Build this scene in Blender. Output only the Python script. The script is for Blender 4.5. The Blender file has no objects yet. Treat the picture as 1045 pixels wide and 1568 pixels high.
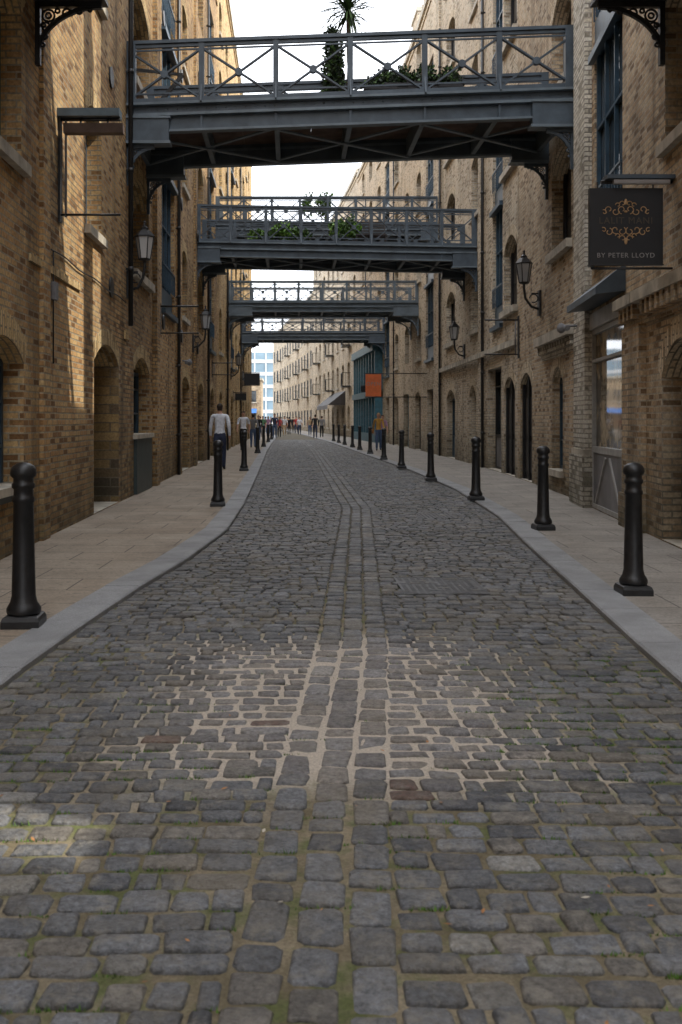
import bpy, math, random
import numpy as np
from mathutils import Vector, Matrix
random.seed(7); np.random.seed(7)
F=1524.; CX=445.; HY=642.; CH=1.5
rnd=random.uniform
def W(px,py,D):
    s=F/D; return Vector(((px-CX)/s, D, CH+(HY-py)/s))
def lerp_tab(tab):
    xs=[a for a,b in tab]; ys=[b for a,b in tab]
    return lambda d: float(np.interp(d,xs,ys))
XR=lerp_tab([(-40,4.1),(8,4.15),(11,4.35),(14.5,4.75),(18.3,5.2),(21,5.4),(24,5.6),(28,5.78),(31.5,5.9),(38,6.0),(47,6.05),(61,5.8),(80,4.9),(100,3.6),(130,1.3),(160,-1.6),(200,-7)])
XL=lerp_tab([(-40,-3.0),(300,-3.0)])
KL=lerp_tab([(-40,-1.7),(2,-1.7),(5.47,-1.6),(6.66,-1.51),(8.4,-1.35),(10.5,-1.07),(13.2,-.84),(17.2,-.8),(26,-.87),(47,-1.09),(88,-1.15),(130,-4),(180,-10)])
KR=lerp_tab([(-40,2.1),(2,2.1),(5.47,2.15),(6.8,2.29),(8.7,2.48),(12.2,2.83),(15,3.14),(20.8,3.46),(28.6,3.47),(38,3.2),(65,2.5),(95,1.2),(130,-1),(180,-7)])
KC=lerp_tab([(-40,.03),(2.47,.05),(4.1,.17),(6.4,.4),(10.5,.68),(16.6,1.1),(29,1.15),(47,1.2),(65,.9),(95,.2)])
def sL(x): return 3*F/(CX-x)
def sR(x):
    a,b=5.,160.
    for _ in range(50):
        m=(a+b)/2
        if CX+F*XR(m)/m > x: a=m
        else: b=m
    return (a+b)/2

# ---------------- materials ----------------
MATS={}
def newmat(name):
    m=bpy.data.materials.new(name); m.use_nodes=True
    nt=m.node_tree; b=nt.nodes['Principled BSDF']; MATS[name]=m
    return m,nt,b
def N(nt,t,**k):
    n=nt.nodes.new(t)
    for a,v in k.items():
        if a in n.inputs: n.inputs[a].default_value=v
        else: setattr(n,a,v)
    return n
def c4(c): return (c[0],c[1],c[2],1)
def mixc(nt,fac,a,b,mode='MIX'):
    n=nt.nodes.new('ShaderNodeMix'); n.data_type='RGBA'; n.blend_type=mode
    for sock,v in ((n.inputs[0],fac),(n.inputs[6],a),(n.inputs[7],b)):
        if hasattr(v,'links') or hasattr(v,'is_linked'): nt.links.new(v,sock)
        elif isinstance(v,(int,float)): sock.default_value=v
        else: sock.default_value=c4(v)
    return n.outputs[2]
def ramp(nt,src,a,b,ca=0.,cb=1.):
    n=nt.nodes.new('ShaderNodeMapRange'); n.inputs[1].default_value=a; n.inputs[2].default_value=b
    n.inputs[3].default_value=ca; n.inputs[4].default_value=cb
    nt.links.new(src,n.inputs[0]); return n.outputs[0]
def noise(nt,vec,scale,detail=3,rough=.55):
    n=nt.nodes.new('ShaderNodeTexNoise'); n.inputs['Scale'].default_value=scale; n.inputs['Detail'].default_value=detail
    n.inputs['Roughness'].default_value=rough
    if vec: nt.links.new(vec,n.inputs['Vector'])
    return n.outputs['Fac']
def bump(nt,b,h,strength=.5,dist=.01,prev=None):
    n=nt.nodes.new('ShaderNodeBump'); n.inputs['Strength'].default_value=strength; n.inputs['Distance'].default_value=dist
    nt.links.new(h,n.inputs['Height'])
    if prev: nt.links.new(prev,n.inputs['Normal'])
    nt.links.new(n.outputs[0],b.inputs['Normal']); return n.outputs[0]
def mat_plain(name,col,rough=.6,metal=0.,var=.25,scale=6,bmp=.15,spec=.5):
    m,nt,b=newmat(name)
    tc=N(nt,'ShaderNodeTexCoord').outputs['Object']
    f=noise(nt,tc,scale,4)
    f=ramp(nt,f,.3,.7)
    dark=tuple(c*(1-var) for c in col); lite=tuple(min(1,c*(1+var)) for c in col)
    nt.links.new(mixc(nt,f,dark,lite),b.inputs['Base Color'])
    b.inputs['Roughness'].default_value=rough; b.inputs['Metallic'].default_value=metal
    b.inputs['Specular IOR Level'].default_value=spec
    if bmp: bump(nt,b,noise(nt,tc,scale*8,3),bmp,.005)
    return m
def mat_brick(name,c1,c2,mortar,c3=None,bw=.235,bh=.079,ms=.012,soldier=False,stain=.5,soot=(.055,.045,.033)):
    m,nt,b=newmat(name)
    uv=N(nt,'ShaderNodeUVMap').outputs[0]
    ob=N(nt,'ShaderNodeTexCoord').outputs['Object']
    mp=N(nt,'ShaderNodeMapping'); nt.links.new(uv,mp.inputs[0])
    if soldier: mp.inputs['Rotation'].default_value=(0,0,math.pi/2)
    vec=mp.outputs[0]
    hue=ramp(nt,noise(nt,ob,1.1,5,.7),.35,.65)
    c3=c3 or c2
    ca=mixc(nt,hue,c1,c3)
    bt=nt.nodes.new('ShaderNodeTexBrick')
    nt.links.new(vec,bt.inputs['Vector']); nt.links.new(ca,bt.inputs['Color1']); bt.inputs['Color2'].default_value=c4(c2)
    mo=mixc(nt,ramp(nt,noise(nt,ob,.9,4),.42,.68),mortar,tuple(x*.4 for x in mortar))
    nt.links.new(mo,bt.inputs['Mortar'])
    bt.inputs['Scale'].default_value=1; bt.inputs['Mortar Size'].default_value=ms; bt.inputs['Mortar Smooth'].default_value=.25
    bt.inputs['Brick Width'].default_value=bw; bt.inputs['Row Height'].default_value=bh; bt.inputs['Bias'].default_value=-.05
    bt2=nt.nodes.new('ShaderNodeTexBrick'); nt.links.new(vec,bt2.inputs['Vector'])
    bt2.inputs['Color1'].default_value=(0,0,0,1); bt2.inputs['Color2'].default_value=(1,1,1,1); bt2.inputs['Mortar'].default_value=(0.3,.3,.3,1)
    bt2.inputs['Scale'].default_value=1; bt2.inputs['Mortar Size'].default_value=ms
    bt2.inputs['Brick Width'].default_value=bw; bt2.inputs['Row Height'].default_value=bh
    dk=ramp(nt,bt2.outputs['Color'],.74,.92,0,.7)
    col=mixc(nt,dk,bt.outputs['Color'],tuple(x*.28 for x in c2))
    fine=ramp(nt,noise(nt,ob,28,4),.3,.7,.7,1.22)
    col=mixc(nt,1.0,col,fine,'MULTIPLY')
    st=ramp(nt,noise(nt,ob,.4,7,.68),.46,.72,0,stain)
    col=mixc(nt,st,col,soot)
    # pale lime bloom
    col=mixc(nt,ramp(nt,noise(nt,ob,1.7,6,.7),.60,.74,0,.35),col,(.55,.50,.42))
    mp2=N(nt,'ShaderNodeMapping'); nt.links.new(ob,mp2.inputs[0]); mp2.inputs['Scale'].default_value=(1.9,1.9,.16)
    col=mixc(nt,ramp(nt,noise(nt,mp2.outputs[0],1.,5,.6),.50,.70,0,stain*.95),col,soot)
    sx=N(nt,'ShaderNodeSeparateXYZ'); nt.links.new(ob,sx.inputs[0])
    g=N(nt,'ShaderNodeMath',operation='MULTIPLY'); nt.links.new(ramp(nt,sx.outputs[2],0.1,1.5,1.15,0.),g.inputs[0]); nt.links.new(noise(nt,ob,2.5,4),g.inputs[1])
    col=mixc(nt,g.outputs[0],col,(.045,.045,.025))
    nt.links.new(col,b.inputs['Base Color']); b.inputs['Roughness'].default_value=.9; b.inputs['Specular IOR Level'].default_value=.25
    inv=ramp(nt,bt.outputs['Fac'],0,1,1,0)
    p=bump(nt,b,inv,.9,.014); bump(nt,b,noise(nt,ob,30,4),.6,.007,p)
    return m
mat_brick('brick_orange',(.60,.375,.165),(.43,.22,.09),(.42,.345,.24),(.62,.44,.22),stain=.62)
mat_brick('brick_left_far',(.74,.50,.22),(.58,.33,.12),(.48,.39,.27),(.74,.54,.26),stain=.3)
mat_brick('brick_tan',(.59,.455,.295),(.46,.305,.18),(.50,.44,.35),(.61,.51,.37),stain=.52)
mat_brick('brick_buff',(.68,.575,.425),(.58,.44,.29),(.58,.52,.44),(.71,.63,.49),stain=.35)
mat_brick('brick_cream',(.74,.70,.61),(.64,.58,.46),(.46,.42,.36),(.76,.73,.65),stain=.4)
mat_brick('brick_arch',(.72,.53,.27),(.60,.38,.16),(.40,.33,.22),(.72,.55,.30),soldier=True,stain=.25)
mat_brick('brick_arch_buff',(.76,.64,.46),(.66,.50,.32),(.48,.41,.31),(.76,.66,.50),soldier=True,stain=.2)
mat_brick('brick_quoin',(.13,.095,.07),(.60,.40,.17),(.26,.21,.15),(.10,.07,.055),stain=.25,bw=.7,bh=.16)
mat_plain('stone_sill',(.44,.40,.33),.85,var=.4,scale=3,bmp=.4)
mat_plain('blue_frame',(.035,.07,.105),.45,var=.25)
mat_plain('teal_timber',(.035,.12,.165),.5,var=.3)
mat_plain('black_door',(.014,.014,.016),.45,var=.4)
mat_plain('green_panel',(.03,.045,.045),.5,var=.3)
mat_plain('iron_black',(.016,.016,.017),.42,var=.4,scale=20,bmp=.3)
mat_plain('cast_iron_worn',(.07,.07,.073),.5,var=.4,scale=12,bmp=.4)
mat_plain('bollard_paint',(.013,.013,.014),.40,var=.5,scale=15,bmp=.35)
mat_plain('bridge_paint',(.062,.085,.11),.48,var=.3,scale=3,bmp=.2)
mat_plain('bridge_paint_light',(.125,.16,.19),.48,var=.25,scale=3,bmp=.2)
mat_plain('bridge_dark',(.045,.04,.04),.7,var=.4,scale=2,bmp=.3)
mat_plain('timber_soffit',(.12,.082,.065),.8,var=.4,scale=3,bmp=.3)
mat_plain('roof_slate',(.08,.08,.09),.7,var=.3)
mat_plain('render_pale',(.60,.62,.64),.85,var=.1,scale=1)
mat_plain('pale_glazing',(.20,.29,.36),.3,var=.2,scale=.4,bmp=0)
mat_plain('shop_frame',(.36,.36,.35),.5,var=.2)
mat_plain('shop_panel',(.17,.17,.18),.5,var=.35,scale=2)
mat_plain('sign_black',(.010,.010,.012),.5,var=.2)
mat_plain('gold_paint',(.50,.31,.15),.5,metal=.2,var=.15)
mat_plain('sign_brown',(.07,.05,.03),.5,var=.1)
mat_plain('sign_letters',(.26,.24,.23),.5,var=.1)
mat_plain('orange_banner',(.72,.17,.05),.6,var=.12)
mat_plain('blue_canvas',(.03,.12,.35),.7,var=.15)
mat_plain('red_paint',(.35,.05,.04),.5)
mat_plain('skin',(.50,.28,.19),.55,var=.1,bmp=0)
mat_plain('hair_dark',(.03,.018,.012),.7,bmp=0)
mat_plain('hair_fair',(.32,.2,.09),.7,bmp=0)
for nme,cc in dict(white=(.72,.74,.80),navy=(.03,.04,.08),black=(.015,.015,.018),denim=(.07,.11,.2),grey=(.2,.2,.21),red=(.45,.05,.05),green=(.1,.22,.12),mauve=(.35,.2,.32),tan=(.45,.33,.2),mustard=(.5,.28,.06)).items():
    mat_plain('cloth_'+nme,cc,.85,var=.18,scale=12,bmp=.3)
mat_plain('leaf_green',(.06,.12,.03),.6,var=.6,scale=9,bmp=0)
mat_plain('leaf_bright',(.14,.28,.04),.6,var=.5,scale=9,bmp=0)
mat_plain('leaf_dark',(.025,.04,.022),.65,var=.6,scale=7,bmp=0)
mat_plain('leaf_dead',(.36,.17,.06),.7,var=.5,scale=15,bmp=0)
mat_plain('moss',(.08,.16,.02),.9,var=.5,scale=20,bmp=0)
mat_plain('bark',(.10,.07,.045),.9,var=.5,scale=14,bmp=.6)
def mat_glass(name,col=(.02,.028,.035),col2=(.08,.10,.12),rough=.05,sc=.9):
    m,nt,b=newmat(name)
    tc=N(nt,'ShaderNodeTexCoord').outputs['Object']
    f=ramp(nt,noise(nt,tc,sc,3),.42,.60)
    nt.links.new(mixc(nt,f,col,col2),b.inputs['Base Color'])
    b.inputs['Roughness'].default_value=rough; b.inputs['Specular IOR Level'].default_value=.9
    bump(nt,b,noise(nt,tc,1.5,1),.05,.02)
mat_glass('window_glass'); mat_glass('shop_glass',(.10,.085,.06),(.52,.42,.28),sc=2.2)  # shop glass: warm pale blotches paint reflections into the base colour
mat_glass('lantern_glass',(.35,.36,.37),(.5,.5,.5),.15)
def mat_paving(name,c1,c2,joint,bw=.9,bh=.6):
    m,nt,b=newmat(name)
    ob=N(nt,'ShaderNodeTexCoord').outputs['Object']
    mp=N(nt,'ShaderNodeMapping'); nt.links.new(ob,mp.inputs[0]); mp.inputs['Rotation'].default_value=(0,0,.04)
    bt=nt.nodes.new('ShaderNodeTexBrick'); nt.links.new(mp.outputs[0],bt.inputs['Vector'])
    bt.inputs['Color1'].default_value=c4(c1); bt.inputs['Color2'].default_value=c4(c2); bt.inputs['Mortar'].default_value=c4(joint)
    bt.inputs['Scale'].default_value=1; bt.inputs['Mortar Size'].default_value=.008; bt.inputs['Brick Width'].default_value=bw; bt.inputs['Row Height'].default_value=bh
    col=mixc(nt,ramp(nt,noise(nt,ob,1.2,6,.7),.35,.7,0,.7),bt.outputs['Color'],tuple(x*.45 for x in c1))
    col=mixc(nt,ramp(nt,noise(nt,ob,14,3,.6),.60,.69,0,.5),col,(.10,.085,.07))
    col=mixc(nt,1.,col,ramp(nt,noise(nt,ob,40,4,.7),.3,.7,.75,1.2),'MULTIPLY')
    nt.links.new(col,b.inputs['Base Color']); b.inputs['Roughness'].default_value=.8
    p=bump(nt,b,ramp(nt,bt.outputs['Fac'],0,1,1,0),.6,.006); bump(nt,b,noise(nt,ob,50,5,.7),.4,.004,p)
mat_paving('paving_left',(.33,.265,.20),(.38,.32,.25),(.10,.085,.07))
mat_paving('paving_right',(.34,.305,.265),(.29,.265,.235),(.11,.10,.09))
def mat_granite(name,c):
    m,nt,b=newmat(name)
    ob=N(nt,'ShaderNodeTexCoord').outputs['Object']
    f=ramp(nt,noise(nt,ob,130,3,.8),.35,.65)
    col=mixc(nt,f,tuple(x*.6 for x in c),tuple(x*1.35 for x in c))
    col=mixc(nt,ramp(nt,noise(nt,ob,1.7,6,.7),.4,.7,0,.75),col,tuple(x*.5 for x in c))
    nt.links.new(col,b.inputs['Base Color']); b.inputs['Roughness'].default_value=.75
    bump(nt,b,noise(nt,ob,90,4,.7),.35,.003)
mat_granite('kerb_granite',(.29,.293,.30))
# setts
m,nt,b=newmat('sett_stone')
ob=N(nt,'ShaderNodeTexCoord').outputs['Object']
at=N(nt,'ShaderNodeAttribute',attribute_name='Col').outputs['Color']
f=ramp(nt,noise(nt,ob,45,6,.8),.32,.68,.32,1.7)
col=mixc(nt,1.,at,f,'MULTIPLY')
col=mixc(nt,ramp(nt,noise(nt,ob,13,6,.78),.50,.64,0,.6),col,(.26,.24,.20))
col=mixc(nt,ramp(nt,noise(nt,ob,9,5,.7),.55,.69,0,.65),col,(.032,.032,.035))
col=mixc(nt,ramp(nt,noise(nt,ob,2.1,6,.7),.47,.68,0,.5),col,(.15,.125,.085))
col=mixc(nt,ramp(nt,noise(nt,ob,.7,4),.45,.7,0,.35),col,(.045,.042,.04))
nt.links.new(col,b.inputs['Base Color'])
nt.links.new(ramp(nt,noise(nt,ob,8,3),.3,.7,.42,.8),b.inputs['Roughness']); b.inputs['Specular IOR Level'].default_value=.5
p=bump(nt,b,noise(nt,ob,26,4,.6),1.,.018); bump(nt,b,noise(nt,ob,110,4,.7),.9,.006,p)
# grout
m,nt,b=newmat('joint_grit')
ob=N(nt,'ShaderNodeTexCoord').outputs['Object']
sx=N(nt,'ShaderNodeSeparateXYZ'); nt.links.new(ob,sx.inputs[0])
def absd(sock,c):
    a=N(nt,'ShaderNodeMath',operation='SUBTRACT'); nt.links.new(sock,a.inputs[0]); a.inputs[1].default_value=c
    d=N(nt,'ShaderNodeMath',operation='ABSOLUTE'); nt.links.new(a.outputs[0],d.inputs[0]); return d.outputs[0]
nz=noise(nt,ob,2.4,5,.7)
ax=N(nt,'ShaderNodeMath',operation='ADD'); nt.links.new(absd(sx.outputs[0],.25),ax.inputs[0]); nt.links.new(nz,ax.inputs[1])
ay=N(nt,'ShaderNodeMath',operation='ADD'); nt.links.new(absd(sx.outputs[1],5.4),ay.inputs[0]); nt.links.new(nz,ay.inputs[1])
mm=N(nt,'ShaderNodeMath',operation='MULTIPLY'); nt.links.new(ramp(nt,ax.outputs[0],1.75,1.3),mm.inputs[0]); nt.links.new(ramp(nt,ay.outputs[0],2.15,1.7),mm.inputs[1])
base=mixc(nt,ramp(nt,noise(nt,ob,2.2,5,.7),.42,.62),(.17,.14,.085),(.30,.25,.17))
base=mixc(nt,ramp(nt,noise(nt,ob,3.1,5,.7),.48,.62,0,.8),base,(.10,.13,.035))
base=mixc(nt,mm.outputs[0],base,(.56,.49,.41))
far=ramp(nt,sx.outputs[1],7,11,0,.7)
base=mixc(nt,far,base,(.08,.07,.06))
base=mixc(nt,1.,base,ramp(nt,noise(nt,ob,90,4,.8),.25,.75,.5,1.4),'MULTIPLY')
nt.links.new(base,b.inputs['Base Color']); b.inputs['Roughness'].default_value=.95
bump(nt,b,noise(nt,ob,70,5,.8),.9,.012)
mat_plain('ground_soil',(.12,.11,.09),.95,var=.3,scale=.5)

# ---------------- mesh builder ----------------
class MB:
    def __init__(s): s.v=[];s.f=[];s.m=[];s.sm=[];s.mats=[]
    def mi(s,n):
        if n not in s.mats: s.mats.append(n)
        return s.mats.index(n)
    def face(s,pts,mat,sm=False):
        i=len(s.v); s.v.extend([tuple(p) for p in pts]); s.f.append(tuple(range(i,i+len(pts)))); s.m.append(s.mi(mat)); s.sm.append(sm)
    def hexa(s,p,mat):
        i=len(s.v); s.v.extend([tuple(q) for q in p]); k=s.mi(mat)
        for q in ((0,3,2,1),(4,5,6,7),(0,1,5,4),(1,2,6,5),(2,3,7,6),(3,0,4,7)):
            s.f.append(tuple(i+a for a in q)); s.m.append(k); s.sm.append(False)
    def box(s,x0,x1,y0,y1,z0,z1,mat):
        s.hexa([(x0,y0,z0),(x1,y0,z0),(x1,y1,z0),(x0,y1,z0),(x0,y0,z1),(x1,y0,z1),(x1,y1,z1),(x0,y1,z1)],mat)
    def beam(s,a,b,w,h,mat,up=(0,0,1)):
        a=Vector(a);b=Vector(b);d=(b-a).normalized();u=Vector(up)
        if abs(d.dot(u))>.98: u=Vector((0,1,0))
        r=d.cross(u).normalized();u=r.cross(d).normalized()
        r*=w/2;u*=h/2
        s.hexa([a-r-u,a+r-u,b+r-u,b-r-u,a-r+u,a+r+u,b+r+u,b-r+u],mat)
    def tube(s,pts,r,mat,n=8,cap=True):
        pts=[Vector(p) for p in pts]; rs=r if isinstance(r,(list,tuple)) else [r]*len(pts)
        base=len(s.v); k=s.mi(mat); prev=None
        for j,p in enumerate(pts):
            d=(pts[min(j+1,len(pts)-1)]-pts[max(j-1,0)]).normalized()
            if prev is None:
                u=Vector((0,0,1)) if abs(d.z)<.9 else Vector((1,0,0))
            else: u=prev
            x=d.cross(u).normalized(); u=x.cross(d).normalized(); prev=u
            for i in range(n):
                t=2*math.pi*i/n; s.v.append(tuple(p+x*math.cos(t)*rs[j]+u*math.sin(t)*rs[j]))
        for j in range(len(pts)-1):
            for i in range(n):
                a=base+j*n+i;b_=base+j*n+(i+1)%n
                s.f.append((a,b_,b_+n,a+n)); s.m.append(k); s.sm.append(True)
        if cap:
            s.f.append(tuple(base+i for i in range(n))[::-1]); s.m.append(k); s.sm.append(False)
            e=base+(len(pts)-1)*n; s.f.append(tuple(e+i for i in range(n))); s.m.append(k); s.sm.append(False)
    def lathe(s,prof,c,mat,n=20,sm=True,rot=0):
        base=len(s.v);k=s.mi(mat)
        for r,z in prof:
            for i in range(n):
                t=2*math.pi*i/n+rot; s.v.append((c[0]+r*math.cos(t),c[1]+r*math.sin(t),c[2]+z))
        for j in range(len(prof)-1):
            for i in range(n):
                a=base+j*n+i;b_=base+j*n+(i+1)%n
                s.f.append((a,b_,b_+n,a+n)); s.m.append(k); s.sm.append(sm)
        s.f.append(tuple(base+i for i in range(n))[::-1]); s.m.append(k); s.sm.append(False)
        e=base+(len(prof)-1)*n; s.f.append(tuple(e+i for i in range(n))); s.m.append(k); s.sm.append(False)
    def ell(s,c,r,mat,n=10,m=6):
        base=len(s.v);k=s.mi(mat)
        for j in range(m+1):
            ph=-math.pi/2+math.pi*j/m
            for i in range(n):
                t=2*math.pi*i/n
                s.v.append((c[0]+r[0]*math.cos(ph)*math.cos(t),c[1]+r[1]*math.cos(ph)*math.sin(t),c[2]+r[2]*math.sin(ph)))
        for j in range(m):
            for i in range(n):
                a=base+j*n+i;b_=base+j*n+(i+1)%n
                s.f.append((a,b_,b_+n,a+n)); s.m.append(k); s.sm.append(True)
    def mesh(s,name):
        me=bpy.data.meshes.new(name); me.from_pydata(s.v,[],s.f); me.update()
        for n in s.mats: me.materials.append(MATS[n])
        me.polygons.foreach_set('material_index',s.m); me.polygons.foreach_set('use_smooth',s.sm)
        nv=len(me.vertices); nl=len(me.loops); npl=len(me.polygons)
        if npl:
            co=np.empty(nv*3); me.vertices.foreach_get('co',co); co=co.reshape(-1,3)
            li=np.empty(nl,dtype=np.int32); me.loops.foreach_get('vertex_index',li)
            no=np.empty(npl*3); me.polygons.foreach_get('normal',no); no=np.abs(no.reshape(-1,3))
            lt=np.empty(npl,dtype=np.int32); me.polygons.foreach_get('loop_total',lt)
            ln=np.repeat(no,lt,axis=0); c=co[li]; ax=np.argmax(ln,axis=1)
            uv=np.where((ax==0)[:,None],c[:,[1,2]],np.where((ax==1)[:,None],c[:,[0,2]],c[:,[0,1]]))
            ul=me.uv_layers.new(name='UVMap'); ul.data.foreach_set('uv',uv.astype(np.float32).ravel())
        return me
    def build(s,name,parent=None,loc=None):
        o=bpy.data.objects.new(name,s.mesh(name)); bpy.context.scene.collection.objects.link(o)
        if parent: o.parent=parent
        if loc: o.location=loc
        return o
def empty(name,loc=(0,0,0)):
    o=bpy.data.objects.new(name,None); o.empty_display_size=.3; o.location=loc
    bpy.context.scene.collection.objects.link(o); return o

# ---------------- ground, road, kerbs ----------------
g=MB(); g.face([(-1500,-1500,-.03),(1500,-1500,-.03),(1500,1500,-.03),(-1500,1500,-.03)],'ground_soil'); g.build('ground')
ys=list(np.arange(-12,2,1.))+list(np.arange(2,30,.1))+list(np.arange(30,185,2.))
nx=50; rv=[];rf=[]
def inpatch(x,y):
    return max(0,min(1,(1.05-abs(x-.25)+.12*math.sin(y*5)+.1*math.sin(y*11+x*3))/.4))*max(0,min(1,(1.45-abs(y-5.4)+.15*math.sin(x*4)+.1*math.sin(x*13))/.5))
for y in ys:
    a,b_=KL(y)-.02,KR(y)+.02
    for i in range(nx+1):
        x=a+(b_-a)*i/nx
        z=max(.0105*inpatch(x,y),.006 if (abs(x-KC(y))<.27 and y<4.6) else 0,.0055 if y<7 else 0.)+rnd(-.003,.0035)
        rv.append((x,y,z))
for j in range(len(ys)-1):
    for i in range(nx):
        a=j*(nx+1)+i; rf.append((a,a+1,a+nx+2,a+nx+1))
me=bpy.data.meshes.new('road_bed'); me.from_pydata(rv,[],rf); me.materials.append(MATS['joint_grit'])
road=empty('cobblestone_road')
o=bpy.data.objects.new('road_bed',me); bpy.context.scene.collection.objects.link(o); o.parent=road
S=[]
def settcol(x,y):
    v=rnd(.085,.155)
    c=[v*.96,v*1.0,v*1.08]
    r=random.random()
    if r<.18: c=[v*1.08,v*1.0,v*.90]
    elif r<.22: c=[v*1.5,v*1.48,v*1.42]
    elif r<.38: c=[v*.55,v*.58,v*.66]
    if y<4: c=[q*1.08 for q in c]
    w_=inpatch(x,y)
    return [c[0]+.095*w_,c[1]+.08*w_,c[2]+.07*w_]
y=1.7
reds=[W(240,1135,F*1.5/(1135-HY)),W(430,1107,F*1.5/(1107-HY)),W(490,1107,F*1.5/(1107-HY)),W(640,1215,F*1.5/(1215-HY))]
while y<72:
    pitch=rnd(.106,.138)
    for (a,b_) in ((KL(y)+.01,KC(y)-.235),(KC(y)+.235,KR(y)-.01)):
        x=a-rnd(0,.02)
        ph=rnd(0,6.28)
        while x<b_-.05:
            L=rnd(.11,.20)
            if random.random()<.1: L=rnd(.075,.11)
            if b_-(x+L)<.07: L=b_-x
            cx=x+L/2
            bow=-.014*(cx-KC(y))**2 + .014*math.sin(cx*1.7+y*.35)+.005*math.sin(cx*6+ph)
            c=settcol(cx,y)
            for q in reds:
                if abs(q.x-cx)<.08 and abs(q.y-y)<.06: c=[.13,.078,.062]
            ip=inpatch(cx,y)*.0035
            S.append((cx+rnd(-.003,.003),y+bow+rnd(-.006,.006),L/2-.005-rnd(0,.006)-ip*.6,pitch/2-.0085-rnd(0,.006)-ip,rnd(-.007,.005),rnd(-.035,.035),c))
            x+=L
    y+=pitch
for k in range(3):
    y=1.7+rnd(0,.1)
    while y<72:
        L=rnd(.12,.25); cy=y+L/2
        cx=KC(cy)+(k-1)*.157
        ang=-(KC(cy+.2)-KC(cy-.2))/.4
        nr=.005 if cy<4.8 else .003*inpatch(cx,cy)
        S.append((cx+rnd(-.006,.006),cy,.157/2-.006-nr-rnd(0,.008),L/2-.007-nr*.5,rnd(-.007,0.001),ang+rnd(-.05,.05),settcol(cx,cy)))
        y+=L
V=[];Fc=[];C=[]
for (cx,cy,hx,hy,dz,rot,c) in S:
    near=cy<24
    cr,sr=math.cos(rot),math.sin(rot)
    tx=rnd(-.03,.03);ty=rnd(-.045,.045)
    def add(px,py,z):
        V.append((cx+px*cr-py*sr,cy+px*sr+py*cr,z+px*tx+py*ty)); C.append((c[0],c[1],c[2],1))
    h=.0185+dz
    if near:
        b0=len(V); k=rnd(.12,.34)*min(hx,hy)
        jx=[(rnd(-1,1)*.006,rnd(-1,1)*.006) for _ in range(8)]
        for ring,(ins,z) in enumerate(((0,-.02),(0.0,h*.55),(.004,h*.92),(.014,h+.0015))):
            ax,ay=hx-ins,hy-ins
            for ii,(px,py) in enumerate(((-ax+k,-ay),(ax-k,-ay),(ax,-ay+k),(ax,ay-k),(ax-k,ay),(-ax+k,ay),(-ax,ay-k),(-ax,-ay+k))):
                add(px+jx[ii][0],py+jx[ii][1],z+(rnd(-.0018,.0018) if ring>1 else 0))
        for r_ in range(3):
            for i in range(8):
                a=b0+r_*8+i;b2=b0+r_*8+(i+1)%8
                Fc.append((a,b2,b2+8,a+8))
        Fc.append(tuple(b0+24+i for i in range(8)))
    else:
        b0=len(V)
        for (ins,z) in ((0,-.01),(.004,h*.7),(.015,h)):
            ax,ay=hx-ins,hy-ins
            for (px,py) in ((-ax,-ay),(ax,-ay),(ax,ay),(-ax,ay)): add(px,py,z)
        for r_ in range(2):
            for i in range(4):
                a=b0+r_*4+i;b2=b0+r_*4+(i+1)%4
                Fc.append((a,b2,b2+4,a+4))
        Fc.append(tuple(b0+8+i for i in range(4)))
me=bpy.data.meshes.new('setts'); me.from_pydata(V,[],Fc); me.materials.append(MATS['sett_stone'])
me.polygons.foreach_set('use_smooth',[True]*len(Fc))
ca=me.color_attributes.new('Col','FLOAT_COLOR','POINT'); ca.data.foreach_set('color',np.array(C,dtype=np.float32).ravel())
o=bpy.data.objects.new('setts',me); bpy.context.scene.collection.objects.link(o); o.parent=road
def cover(x0,x1,y0,y1,name):
    m_=MB(); t=.019
    m_.box(x0,x1,y0,y1,.0,t,'cast_iron_worn')
    for (a,b_,c_,d_) in ((x0-.015,x1+.015,y0-.015,y0,),(x0-.015,x1+.015,y1,y1+.015),(x0-.015,x0,y0,y1),(x1,x1+.015,y0,y1),((x0+x1)/2-.006,(x0+x1)/2+.006,y0,y1)):
        m_.box(a,b_,c_,d_,.0,t+.003,'cast_iron_worn')
    nn=int((x1-x0)/.06)
    for i in range(nn):
        for j in range(int((y1-y0)/.06)):
            xx=x0+.03+i*.06; yy=y0+.03+j*.06
            m_.box(xx-.018,xx+.018,yy-.018,yy+.018,t+.0005,t+.003,'cast_iron_worn')
    m_.build(name)
cover(.98,1.68,8.45,9.3,'manhole_cover'); cover(2.0,2.5,14.9,15.7,'manhole_cover')
def kerb(path,side,name):
    m_=MB(); y=-12.
    while y<170:
        L=rnd(.8,1.15) if y<60 else 3.
        g_=.003
        p0,p1=path(y+g_),path(y+L-g_)
        w=.30*side; z=.052+rnd(-.003,.003); bv=.012*side
        m_.hexa([(p0,y+g_,-.02),(p1,y+L-g_,-.02),(p1+w,y+L-g_,-.02),(p0+w,y+g_,-.02),(p0,y+g_,z-.012),(p1,y+L-g_,z-.012),(p1+w,y+L-g_,z-.012),(p0+w,y+g_,z-.012)],'kerb_granite')
        m_.hexa([(p0,y+g_,z-.012),(p1,y+L-g_,z-.012),(p1+w,y+L-g_,z-.012),(p0+w,y+g_,z-.012),(p0+bv,y+g_+.006,z),(p1+bv,y+L-g_-.006,z),(p1+w,y+L-g_-.006,z),(p0+w,y+g_+.006,z)],'kerb_granite')
        y+=L
    m_.build(name)
kerb(KL,-1,'kerb'); kerb(KR,1,'kerb')
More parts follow.
